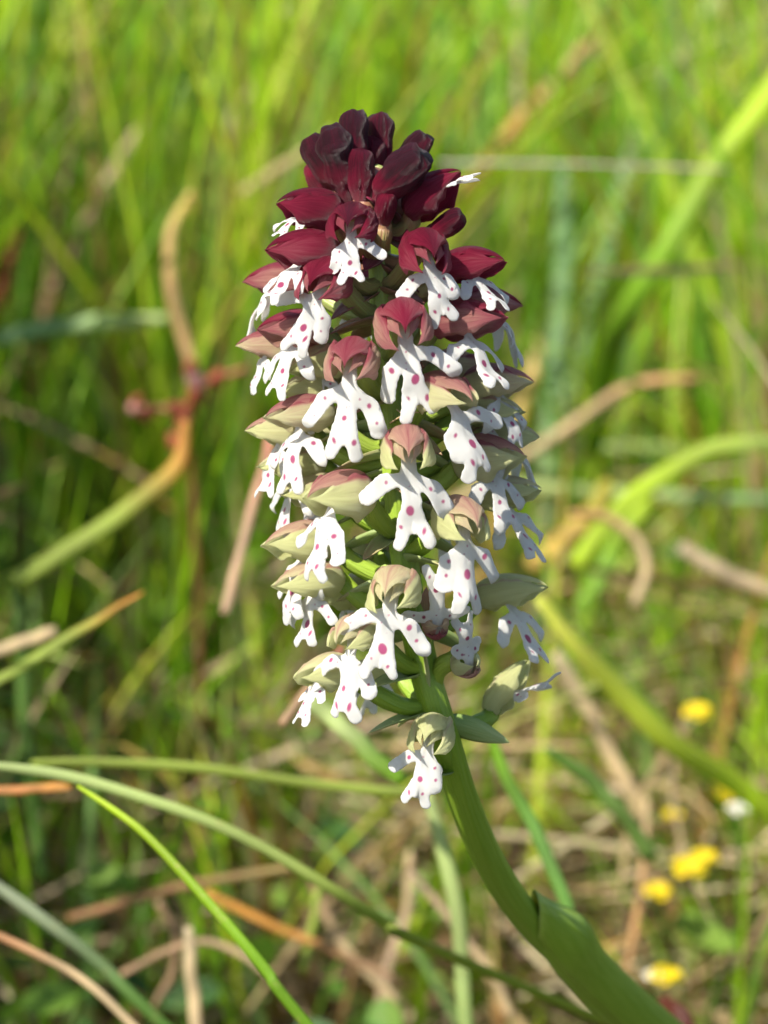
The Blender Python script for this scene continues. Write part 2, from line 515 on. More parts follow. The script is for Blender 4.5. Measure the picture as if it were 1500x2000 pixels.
def blade(name, label, pts, wpx, d, c0, c1=None, tip=(.35, .12), tilt=.35, group=None, cat='grass blade', ext=None, mat=None):
    """pts photo pixels, wpx its width there, d depth or depth list, from root to tip; ext = grow the root down to the soil"""
    wpx = wpx * (.66 if name == 'dry_stalk' else .78)
    ds = [d] * len(pts) if isinstance(d, (int, float)) else list(d)
    W = [P(x, y, dd) for (x, y), dd in zip(pts, ds)]
    if ext:
        r = W[0]; dirv = (W[0] - W[1]) / np.linalg.norm(W[0] - W[1])
        down = max(.25, -dirv[2]); ln = min(r[2] / down, 1.8 * r[2])
        e0 = r + dirv * ln + np.array([0, .01, 0]); e0[2] = -.004
        e1 = .5 * (r + e0) + np.array([0, .0, r[2] * .05])
        W = [e0, e1] + W
    n = max(14, len(W) * 5)
    C = catmull(W, n)
    u = np.linspace(0, 1, n)
    kw = wpx * TV / 1000 * float(np.mean(ds)) * .13
    for k, fr in enumerate((5.1, 9.7, 17.3)):                    # small kinks along its length
        a = (pts[0][0] * .37 + pts[-1][1] * .11 + k * 2.1)
        C = C + kw / (k + 1) * np.stack([np.sin(fr * u + a), np.cos(fr * u * .8 + a * 2), np.sin(fr * u * 1.2 + a * 3) * .6], -1) * np.minimum(1, (1 - u) * 4 + .2)[:, None]
    T = np.gradient(C, axis=0); T /= np.linalg.norm(T, axis=1, keepdims=True)
    view = C - CAM; dep = view @ FWD; view /= np.linalg.norm(view, axis=1, keepdims=True)
    S = np.cross(T, view); S /= np.linalg.norm(S, axis=1, keepdims=True); B = np.cross(S, T)
    S2 = S * math.cos(tilt) + B * math.sin(tilt); B2 = np.cross(S2, T)
    dm = float(np.mean(ds))
    hw = wpx * TV / 1000 * dm * .5 / max(.5, math.cos(tilt))
    pr = np.minimum(1, tip[1] + (1 - tip[1]) * np.minimum(1, (1 - u) / max(tip[0], .02)) ** .7)
    hw = hw * pr
    nv = 5; cols = []
    for s in np.linspace(-1, 1, nv):
        cols.append(C + S2 * (hw * s)[:, None] + B2 * (hw * (.35 * abs(s) ** 1.3))[:, None])
    G = np.stack(cols, 1)
    N = grid_normals(G)
    th = np.minimum(hw * .12, .00018)[:, None, None]
    V = np.concatenate([(G + N * th).reshape(-1, 3), (G - N * th).reshape(-1, 3)])
    k = n * nv; f1 = grid_faces(n, nv); f2 = grid_faces(n, nv, k)[:, ::-1]
    ring = [i * nv for i in range(n)][::-1] + list(range(nv))[1:] + [i * nv + nv - 1 for i in range(1, n)] + [(n - 1) * nv + j for j in range(nv - 2, 0, -1)]
    r = np.array(ring); r2 = np.roll(r, -1); f3 = np.stack([r2, r, r + k, r2 + k], -1)
    c0 = np.array(c0); c1 = c0 if c1 is None else np.array(c1)
    f = sm((u - .35) / .6)[:, None]
    cc = c0 * (1 - f) + c1 * f
    cc = cc * (1 + .12 * np.sin(u * 17 + pts[0][0]))[:, None]
    cc = np.repeat(cc, nv, 0); cc = np.concatenate([cc, cc])
    org = C[0].copy()
    me = mesh_np(name, V - org, np.concatenate([f1, f2, f3]), {'col': cc})
    o = obj(name, me, mat or M_LEAF, label=label, category=cat)
    o.location = org
    if group: o['group'] = group
    return o


gb = 'grass_blade'; ds_ = 'dry_stalk'
# lower edge and around the stem
blade(gb, 'crisp bright green grass blade slanting down below the orchid', [(640, 2050), (520, 1895), (420, 1775), (300, 1650), (215, 1580), (150, 1535)], 27, [.255, .255, .256, .258, .26, .262], GR, YG, (.5, .3), ext=.6)
blade(gb, 'long pale olive grass stem arching beneath the bright green blade tip', [(830, 1850), (760, 1810), (650, 1738), (500, 1648), (350, 1580), (150, 1518), (-40, 1492)], 27, [.29, .285, .28, .28, .28, .28, .28], OL, PG, (.1, .6), .2, ext=.5)
blade(gb, 'faint olive blade lying almost level behind the arching stem', [(820, 1552), (740, 1546), (600, 1532), (400, 1502), (200, 1488), (60, 1490)], 25, .315, OL, OL, (.3, .5), .2)
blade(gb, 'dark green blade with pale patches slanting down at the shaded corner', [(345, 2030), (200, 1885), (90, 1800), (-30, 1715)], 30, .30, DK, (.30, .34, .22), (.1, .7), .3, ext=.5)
blade(ds_, 'tan dry stalk slanting down across the shaded corner', [(290, 2030), (180, 1930), (80, 1870), (-30, 1815)], 25, .285, TN, (.42, .22, .10), (.1, .8), .2, cat='dry stalk', mat=M_STRAW)
blade(gb, 'olive green blade ending in an orange tip above dark gaps', [(-40, 1345), (60, 1290), (150, 1235), (215, 1195), (282, 1155)], 26, .32, OL, OR, (.6, .15), .3)
blade(ds_, 'short pale straw lying beside the orange-tipped blade', [(-30, 1275), (40, 1255), (110, 1232)], 32, .36, TN, TN, (.1, .8), .2, cat='dry stalk', mat=M_STRAW)
blade(gb, 'broad yellowing blade leading up to the rusty seed head', [(20, 1135), (130, 1075), (230, 1010), (300, 955), (345, 900), (362, 820)], 44, .38, OL, OR, (.3, .4), .25, ext=None)
blade(ds_, 'salmon pink dry stalk leaning close to the white flowers', [(438, 1200), (462, 1110), (492, 1000), (515, 910), (530, 840)], 27, .345, (.50, .34, .22), SA, (.1, .7), .2, cat='dry stalk', mat=M_STRAW)
blade(ds_, 'brown dry stalk poking out under the lowest spotted flowers', [(548, 1418), (590, 1362), (632, 1310), (670, 1262)], 26, .285, BR, (.30, .11, .06), (.1, .8), .2, cat='dry stalk', mat=M_STRAW)
blade(gb, 'pale green blade passing behind the lowest hanging flower', [(600, 1372), (660, 1410), (720, 1462), (790, 1528)], 42, .30, PG, GR, (.1, .7), .2)
blade(gb, 'pale green grass stem standing behind the orchid stem', [(912, 2040), (900, 1900), (885, 1770), (862, 1650), (835, 1550)], 37, .315, (.28, .36, .12), PG, (.2, .6), .2, ext=.3)
blade(gb, 'narrow green blade running beside the curve of the orchid stem', [(1112, 1790), (1075, 1690), (1030, 1590), (985, 1505), (950, 1420)], 33, .305, (.15, .30, .06), GR, (.3, .4), .25)
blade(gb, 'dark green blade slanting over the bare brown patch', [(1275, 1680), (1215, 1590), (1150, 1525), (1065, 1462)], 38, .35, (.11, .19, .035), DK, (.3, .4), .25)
blade(gb, 'broad bright yellow-green blade crossing the bare patch above yellow flowers', [(1560, 1620), (1440, 1535), (1330, 1462), (1230, 1365), (1130, 1265), (1050, 1165)], 56, [.40, .39, .38, .375, .37, .37], (.50, .62, .03), (.55, .58, .08), (.35, .35), -.3, ext=.4)
blade(ds_, 'pale straw stalk slanting over the brown litter', [(1265, 1600), (1205, 1500), (1150, 1400), (1085, 1275)], 40, .42, TN, (.45, .36, .22), (.1, .7), .2, cat='dry stalk', mat=M_STRAW)
blade(ds_, 'thin orange-tan stalk standing near the yellow flower cluster', [(1222, 1900), (1245, 1780), (1262, 1660), (1262, 1560)], 20, .40, (.48, .28, .12), TN, (.1, .7), .2, cat='dry stalk', mat=M_STRAW)
blade(ds_, 'curled tan stalk forming a hook above the bare patch', [(1235, 1180), (1262, 1110), (1240, 1050), (1185, 1012), (1110, 1002)], 27, .43, TN, (.45, .25, .10), (.2, .6), .2, cat='dry stalk', mat=M_STRAW)
blade(ds_, 'thick pale straw lying over dark green gap', [(1330, 1070), (1410, 1112), (1480, 1145), (1550, 1165)], 38, .45, (.45, .35, .23), TN, (.1, .8), .2, cat='dry stalk', mat=M_STRAW)
blade(gb, 'yellow-green blade bowing over in an arch', [(1120, 1110), (1190, 1015), (1270, 940), (1370, 880), (1470, 862), (1560, 862)], 42, .45, YG, (.30, .38, .08), (.3, .5), .2)
blade(ds_, 'tan dry blade spiralling with an orange bend', [(880, 990), (1000, 905), (1120, 825), (1230, 752), (1370, 738)], 26, .50, TN, (.50, .27, .12), (.1, .5), .2, cat='dry stalk', mat=M_STRAW)
blade(gb, 'pale level blade under the bowing arch', [(980, 940), (1130, 955), (1330, 970), (1530, 975)], 28, .52, PG, TE, (.1, .7), .2)
blade(gb, 'pale level blade crossing behind the bowing arch', [(1000, 872), (1150, 868), (1330, 878), (1520, 890)], 28, .56, PG, GR, (.1, .7), .2)
blade(gb, 'dark red withered blade at the foot of the clasping orchid leaf', [(1360, 2060), (1335, 2005), (1312, 1972), (1290, 1950)], 52, .315, (.10, .022, .015), (.16, .04, .02), (.4, .3), .3)
# tall ones behind
blade(gb, 'wide glowing yellow-green blade leaning across the upper meadow', [(1150, 880), (1175, 740), (1215, 630), (1310, 480), (1400, 335), (1480, 215), (1560, 90)], 60, [.54, .51, .48, .47, .47, .47, .47], GR, (.40, .52, .02), (.1, .7), .2)
blade(gb, 'tall grey-green blade slanting behind the wide glowing blade', [(1175, 520), (1200, 420), (1235, 290), (1310, 150), (1400, 10), (1440, -60)], 44, .62, TE, PG, (.1, .6), .2, ext=.3)
blade(ds_, 'thin pale stalk lying level behind the burgundy buds', [(860, 318), (1000, 318), (1200, 322), (1430, 332)], 10, .44, GY, (.42, .33, .25), (.1, .6), .2, cat='dry stalk', mat=M_STRAW)
blade(gb, 'upright grey-green blade beside the spotted flowers', [(1068, 960), (1075, 800), (1085, 640), (1095, 480), (1098, 330)], 46, .58, TE, (.20, .34, .14), (.15, .6), .2, ext=.2)
blade(ds_, 'golden dry blade standing behind the spotted flowers', [(1000, 900), (1020, 800), (1040, 720), (1052, 660)], 42, .55, GO, (.55, .40, .18), (.3, .5), .2, cat='dry stalk', mat=M_STRAW, ext=.2)
blade(ds_, 'orange-tan dry blade leaning behind the topmost buds', [(940, 330), (1010, 235), (1080, 160), (1160, 75)], 38, .62, (.46, .26, .04), (.46, .26, .12), (.1, .7), .2, cat='dry stalk', mat=M_STRAW, ext=.2)
blade(ds_, 'golden dry blade bent like a bow beside the rusty seed head', [(382, 745), (350, 640), (330, 540), (338, 450), (375, 375)], 34, .45, (.42, .27, .12), (.62, .46, .14), (.3, .5), .2, cat='dry stalk', mat=M_STRAW)
blade(gb, 'pale level blue-green blade above the rusty seed head', [(-60, 672), (80, 645), (200, 628), (330, 620)], 38, .48, TE, PG, (.3, .5), .2)
blade(gb, 'slim light green blade rising past the golden bow', [(480, 980), (455, 800), (425, 560), (400, 320), (370, 100), (345, -60)], 40, .60, (.20, .33, .06), GR, (.2, .6), .2, ext=.2)
blade(gb, 'broad light green blade crossing behind the golden bow', [(470, 700), (430, 560), (390, 420), (340, 250), (270, 60), (240, -60)], 46, .72, YG, GR, (.2, .6), .2, ext=.2)
blade(gb, 'olive blade rising behind the topmost burgundy buds', [(790, 330), (765, 200), (725, 60), (690, -70)], 50, .66, (.26, .28, .03), YG, (.1, .7), .2, ext=.2)
blade(gb, 'upright blue-green blade behind the topmost burgundy buds', [(890, 420), (905, 280), (935, 120), (965, -60)], 48, .74, TE, GR, (.1, .7), .2, ext=.2)
blade(ds_, 'brownish dry stalk leaning over the upper meadow grass', [(60, 470), (110, 330), (150, 180), (195, 25)], 38, .70, (.38, .30, .16), TN, (.2, .5), .2, cat='dry stalk', mat=M_STRAW, ext=.2)
blade(ds_, 'brown dry stalk leaning toward the golden bow', [(110, 560), (175, 420), (225, 320), (280, 235)], 34, .56, (.36, .25, .13), TN, (.2, .5), .2, cat='dry stalk', mat=M_STRAW, ext=.2)
blade(gb, 'rust red withering blade among the green grass', [(-30, 640), (0, 560), (22, 500), (40, 440)], 36, .52, RD, (.40, .12, .05), (.4, .3), .2, ext=.2)
blade(gb, 'yellow-green blade slanting toward the upper corner', [(-40, 420), (40, 290), (110, 150), (190, -40)], 44, .66, (.20, .32, .05), YG, (.1, .7), .2, ext=.2)
blade(ds_, 'straw coloured bent stalk near the green grass tops', [(440, 300), (452, 230), (475, 185), (520, 160)], 34, .62, TN, (.46, .38, .22), (.1, .7), .2, cat='dry stalk', mat=M_STRAW, ext=.2)
blade(ds_, 'thin tan stalk slanting up to the burgundy buds', [(470, 380), (540, 330), (610, 285), (660, 250)], 28, .50, (.42, .33, .14), OL, (.1, .7), .2, cat='dry stalk', mat=M_STRAW)
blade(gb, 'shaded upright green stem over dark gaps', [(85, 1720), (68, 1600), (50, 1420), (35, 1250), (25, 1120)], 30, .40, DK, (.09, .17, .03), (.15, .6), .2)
blade(gb, 'yellow blade hidden low behind the hooked stalk', [(1040, 1110), (1090, 1060), (1150, 1000), (1190, 940)], 44, .50, GO, (.40, .36, .04), (.2, .6), .2)
blade(gb, 'leafy green blade rising behind the hooked stalk', [(1130, 1200), (1180, 1120), (1220, 1040), (1270, 960)], 52, .47, GR, YG, (.3, .4), .2)
# straws in the shaded tangle below
for pts, wp, d, a, b, lab in [
    ([(385, 2040), (378, 1930), (366, 1810)], 36, .34, TN, (.50, .40, .25), 'pale upright straw in the shaded tangle under the bright green blade'),
    ([(235, 1905), (320, 1860), (400, 1838), (470, 1862), (540, 1920)], 20, .35, BR, TN, 'thin brown stalk humped over the pale upright straw'),
    ([(400, 1745), (520, 1800), (640, 1850), (780, 1915)], 24, .36, OR, BR, 'orange-brown stalk slanting through the shaded tangle'),
    ([(130, 1790), (230, 1765), (340, 1735), (470, 1712), (580, 1690)], 24, .37, (.30, .15, .06), (.28, .2, .06), 'rusty brown stalk lying level over the dark tangle'),
    ([(310, 1760), (345, 1830), (335, 1900), (300, 1970)], 22, .37, BR, BR, 'crooked brown stalk hanging in the dark tangle'),
    ([(-30, 1542), (60, 1540), (140, 1538)], 26, .30, (.42, .18, .05), OR, 'short orange stalk under the pale arching stem'),
    ([(780, 1960), (700, 1880), (640, 1800), (600, 1700)], 24, .38, TN, BR, 'brown stalk leaning under the arching stem'),
    ([(590, 1900), (610, 1800), (625, 1730)], 22, .36, OL, OL, 'short olive stem upright below the arching stem'),
    ([(1000, 1990), (960, 1900), (880, 1800), (800, 1700)], 22, .36, TN, (.40, .28, .19), 'tan stalk slanting behind the orchid stem'),
    ([(740, 1990), (760, 1880), (790, 1790), (800, 1660)], 26, .40, (.42, .30, .2), TN, 'upright tan stalk behind the pale grass stem'),
]:
    blade(ds_, lab, pts, wp, d, a, b, (.15, .6), .2, cat='dry stalk', mat=M_STRAW)


# ------------------------------------------------------------------ rusty seed head, small yellow flowers
def husk(name, c, r, mat, parent, sq=.6):
    """a small folded husk: crumpled ovoid"""
    n, m = 9, 10
    u = np.linspace(0.02, .98, n)[:, None]; a = np.linspace(0, 2 * math.pi, m, endpoint=False)[None]
    rr = np.sin(math.pi * u ** .8) * (1 + .22 * np.cos(3 * a + c[0] * 9000))
    d = rng.normal(0, 1, 3); d[2] = abs(d[2]) + .3; d /= np.linalg.norm(d)
    s = np.cross(d, [1, .3, 0]); s /= np.linalg.norm(s); t = np.cross(d, s)
    V = np.array(c) + r * (2 * (u - .5)[..., None] * d + sq * (rr * np.cos(a))[..., None] * s + sq * (rr * np.sin(a))[..., None] * t)
    o = np.array(parent.location) if parent is not None else np.zeros(3)
    return obj(name, mesh_np(name, V.reshape(-1, 3) - o, grid_faces(n, m, 0, True)), mat, parent)


def strand(name, pts, r, mat, parent, colr=None, ns=7):
    C = catmull(pts, 12) - np.array(parent.location)
    V, F, uu, vv = tube(C, np.linspace(r, r * .7, 12), ns, (.2, 1, .1))
    at = {'col': np.repeat(np.array([colr]), len(V), 0)} if colr is not None else {'pig': np.stack([uu * 0 + .2, uu, vv], -1)}
    return obj(name, mesh_np(name, V, F, at), mat, parent)


sh = obj('withered_seedhead', None, None, None, label='withered rusty red seed head among the grass left of the flowers'.replace(' left of', ' beside'), category='seed head')
b0 = P(385, 1050, .44); b0[2] = 0
sh.location = b0
strand('stalk', [b0, P(380, 1000, .44), P(365, 880, .43), P(370, 770, .43)], .0006, M_STRAW, sh, (.40, .2, .08))
strand('stalk', [P(366, 830, .43), P(330, 800, .43), P(255, 798, .43)], .0007, M_STRAW, sh, (.40, .18, .10))
strand('stalk', [P(370, 760, .43), P(410, 745, .43), P(480, 720, .43)], .0007, M_STRAW, sh, (.40, .14, .08))
for (x, y), r, mt in [((368, 800), .0026, M_RUST), ((360, 830), .0022, M_RUST), ((380, 745), .0026, M_PINK), ((382, 775), .0028, M_RUST), ((350, 800), .0026, M_RUST),
                      ((262, 795), .0016, M_PINK), ((280, 810), .0019, M_RUST), ((270, 780), .0015, M_RUST), ((300, 800), .0014, M_RUST), ((425, 738), .0026, M_RUST), ((345, 862), .0024, M_RUST), ((372, 720), .0022, M_RUST)]:
    husk('husk', P(x, y, .43), r, mt, sh)


def trefoil(cx, cy, d, size, label, n=6, mat=M_YELLOW, group=None):
    base = P(cx + random.uniform(-20, 20), cy + 120, d + .02); base[2] = -.004
    t = obj('yellow_flower' if mat is M_YELLOW else 'white_flower', None, None, None, label=label, category='flower')
    if group: t['group'] = group
    t.location = base
    c = P(cx, cy, d)
    strand('stalk', [base, (base + c) / 2 + np.array([.004, 0, .004]), c], .0005, M_BLADE, t, (.12, .2, .04))
    for k in range(n):
        a = k / n * 2 * math.pi + random.random()
        out = np.array([math.cos(a), math.sin(a), .35 + .3 * random.random()]); out /= np.linalg.norm(out)
        sd = np.cross(out, [0, 0, 1]); sd /= np.linalg.norm(sd); nn = np.cross(sd, out)
        u = np.linspace(0, 1, 7)[:, None]; v = np.linspace(-1, 1, 5)[None]
        wd = .62 * np.sin(math.pi * (u * .85 + .08)) ** .8
        G = c + size * (u[..., None] * out + (wd * v)[..., None] * sd + (.45 * u ** 2 * 0 + .5 * (v ** 2) * wd + .25 * np.sin(u * 3))[..., None] * nn)
        shell('petal', G - base, size * .08, np.zeros((7, 5, 3)), mat, t)
    return t


for cx, cy, d, s, lab in [
    (1362, 1405, .42, .0042, 'single round yellow flower just under the broad yellow-green blade'),
    (1345, 1712, .40, .0050, 'largest yellow flower of the cluster near the thin orange-tan stalk'),
    (1375, 1690, .405, .0040, 'yellow flower tucked behind the largest yellow flower'),
    (1284, 1758, .40, .0042, 'small yellow flower beside the thin orange-tan stalk'),
    (1300, 1925, .385, .0045, 'yellow flower close to the clasping leaf of the orchid'),
    (1315, 1607, .43, .0036, 'faint greenish yellow flower above the yellow cluster'),
    (1412, 1565, .43, .0034, 'small yellow flower next to the tiny white flower'),
    (1245, 195, .95, .0075, 'hazy yellow flower far off in the upper meadow')]:
    trefoil(cx, cy, d, s * .68, lab)
trefoil(1440, 1592, .42, .0021, 'tiny white flower among yellow ones', 5, M_WHITEP)
trefoil(1275, 1915, .385, .0016, 'small white flower touching the yellow flower near the clasping leaf', 5, M_WHITEP)

# ------------------------------------------------------------------ the orchid
AX = np.array([(735, 330), (742, 500), (752, 680), (768, 900), (790, 1100), (822, 1280), (868, 1440), (912, 1580), (965, 1700), (1035, 1800), (1130, 1890), (1240, 1985), (1360, 2090)], float)
AXD = np.array([0, 0, 0, 0, .0005, .0015, .003, .009, .017, .026, .034, .043, .054])


def axis_at(py):
    x = np.interp(py, AX[:, 1], AX[:, 0]); d = np.interp(py, AX[:, 1], AXD)
    return x, D0 + d


base_pt = P(1480, 2260, D0 + .070); base_pt[2] = 0
orchid = obj('orchid', None, None, None, label='upright orchid spike with burgundy buds over white flowers spotted magenta', category='orchid')
orchid.location = base_pt

sp = [P(x, y, D0 + d) for (x, y), d in zip(AX, AXD)]
ext1 = P(1440, 2190, D0 + .063)
sp = sp + [ext1, base_pt - np.array([0, 0, .004])]
C = catmull(sp[::-1], 120)
tt = np.linspace(0, 1, 120)
pyv = 1000 - ((C - CAM) @ UP) / (((C - CAM) @ FWD) * TV) * 1000
R = np.interp(pyv, [330, 500, 900, 1200, 1450, 1800, 2200], [.0009, .0010, .00112, .00125, .00136, .0015, .0017])
V, F, uu, vv = tube(C - base_pt, R, 22, (0, 1, .2), 7, .045, 2.0)
pz = np.concatenate([np.repeat(np.interp(pyv, [350, 620, 900, 1200], [.55, .35, .25, .08]), 22), [.1, .5]])
obj('stem', mesh_np('stem', V, F, {'pig': np.stack([pz, uu * 6, vv], -1)}), M_GREEN, orchid)


def sheath():
    """leaf clasping the lower stem, rolled round it with one edge lying over the other"""
    pts = [P(1018, 1762, D0 + .0235), P(1075, 1822, D0 + .0282), P(1138, 1890, D0 + .034), P(1240, 1985, D0 + .043), P(1360, 2090, D0 + .054), P(1450, 2200, D0 + .064), base_pt]
    n, m = 50, 40
    C = catmull(pts, n)
    T = np.gradient(C, axis=0); T /= np.linalg.norm(T, axis=1, keepdims=True)
    S = np.cross(T, FWD); S /= np.linalg.norm(S, axis=1, keepdims=True)   # lies across the picture
    B = np.cross(T, S)
    u = np.linspace(0, 1, n)[:, None]; th = np.linspace(0, 1, m)[None]
    ang = rad(70) + th * rad(412)
    r = np.interp(u, [0, .08, .2, .38, .55, .8, 1], [.0016, .00185, .0021, .0024, .0024, .0022, .0021]) * (1 + .13 * th)
    # slanted mouth: the free tip stands up on one side only
    side = .5 + .5 * np.cos(ang - rad(10))
    r = r * (1 + .5 * side ** 1.5 * np.exp(-((u - .2) / .1) ** 2))       # the blade stands off on its free side
    uc = u + (1 - u) ** 3 * (1 - side) * .15
    idx = np.clip(uc, 0, 1) * (n - 1)
    i0 = np.clip(idx.astype(int), 0, n - 2); f = (idx - i0)[..., None]
    Cc = C[i0] * (1 - f) + C[i0 + 1] * f; Sc = S[i0]; Bc = B[i0]
    G = Cc + (r * np.cos(ang))[..., None] * Sc + (r * np.sin(ang) * .85)[..., None] * Bc
    pig = np.stack([np.full((n, m), .10) + .25 * (1 - sm(u / .06)) + 0 * th, u * 4 + 0 * th, th * 2 + 0 * u], -1)
    shell('leaf', G - base_pt, .00018, pig, M_GREEN, orchid, label='broad green leaf clasping the lower stem')


sheath()


# ---- flower pieces, millimetres in the flower's own frame: +y outward from the stem, +z up
def sepal_grid(th0, th1, L, W, H, n=30, m=29, spread=0., droop=.0, tipsharp=.85, rear=.55, rscale=1., wav=0., flare=0., seed=0, close=0., up=0., knuckle=0.):
    u = np.linspace(0.0, 1.0, n)[:, None]; v = np.linspace(0, 1, m)[None]
    prof = (np.clip(u, 1e-4, 1) ** rear) * (np.clip(1 - u, 0, 1) ** tipsharp)
    prof = prof / ((rear / (rear + tipsharp)) ** rear * (tipsharp / (rear + tipsharp)) ** tipsharp)
    prof = prof + .10 * np.clip(1 - u, 0, 1)
    if knuckle: prof = prof * (1 - knuckle * np.exp(-((u - .62) / .09) ** 2))
    # the margins run together to the sepal's own tip
    c = .5 * (th0 + th1)
    narrow = np.minimum(1, ((1 - u) / .38) ** .62) * (1 - .25 * np.exp(-((u) / .12) ** 2) * 0)
    th = c + (th0 - c + (th1 - th0) * v) * (narrow * (1 - close) + close)
    rnd = random.Random(seed)
    ph = [rnd.uniform(0, 6.28) for _ in range(4)]
    edge = np.abs(v - .5) * 2
    rr = prof * rscale * (1 + wav * edge ** 3 * np.sin(u * 13 + ph[0]) + .025 * np.sin(u * 7 + ph[1] + 4 * v) + .02 * np.sin(9 * v + ph[2]))
    low = sm((np.abs(th) - 1.4) / .9)
    x = W * rr * np.sin(th) * (1 + flare * low * u) + np.sign(c) * spread * u ** 2.2
    z = H * rr * np.cos(th) - droop * u ** 2.0 + .55 * np.sin(math.pi * u) * 0 + up * u ** 2
    y = L * (u - .5) + 0 * v
    wr = edge ** 2.5 * (.10 * np.sin(u * 21 + ph[3]) + .07 * np.sin(u * 37 + ph[1])) * np.sin(math.pi * np.clip(u, .02, 1)) * (1 - close)
    z = z + wr * (.6 + wav * 4); x = x + wr * np.sin(th) * .8
    gro = .03 * (1 - close) * np.sin(v * 26 + ph[0]) * np.sin(math.pi * u) * (1 - edge ** 4)      # shallow lengthwise furrows
    x = x + gro * np.sin(th); z = z + gro * np.cos(th)
    ridge = .06 * (1 - close) * np.exp(-((v - .5) / .10) ** 2) * np.sin(math.pi * u)      # keel along the middle
    z = z + ridge * np.cos(th); x = x + ridge * np.sin(th)
    return np.stack([x + 0 * y, y, z + 0 * y], -1), np.broadcast_to(u, (n, m)), np.broadcast_to(v, (n, m)), th


def sdcap(X, S, a, b, ra, rb):
    ax, ay = a; bx, by = b
    dx, dy = bx - ax, by - ay
    t = np.clip(((X - ax) * dx + (S - ay) * dy) / (dx * dx + dy * dy), 0, 1)
    return np.hypot(X - ax - t * dx, S - ay - t * dy) - (ra + (rb - ra) * t)


def smin(a, b, k):
    h = np.clip(.5 + .5 * (b - a) / k, 0, 1)
    return b * (1 - h) + a * h - k * h * (1 - h)


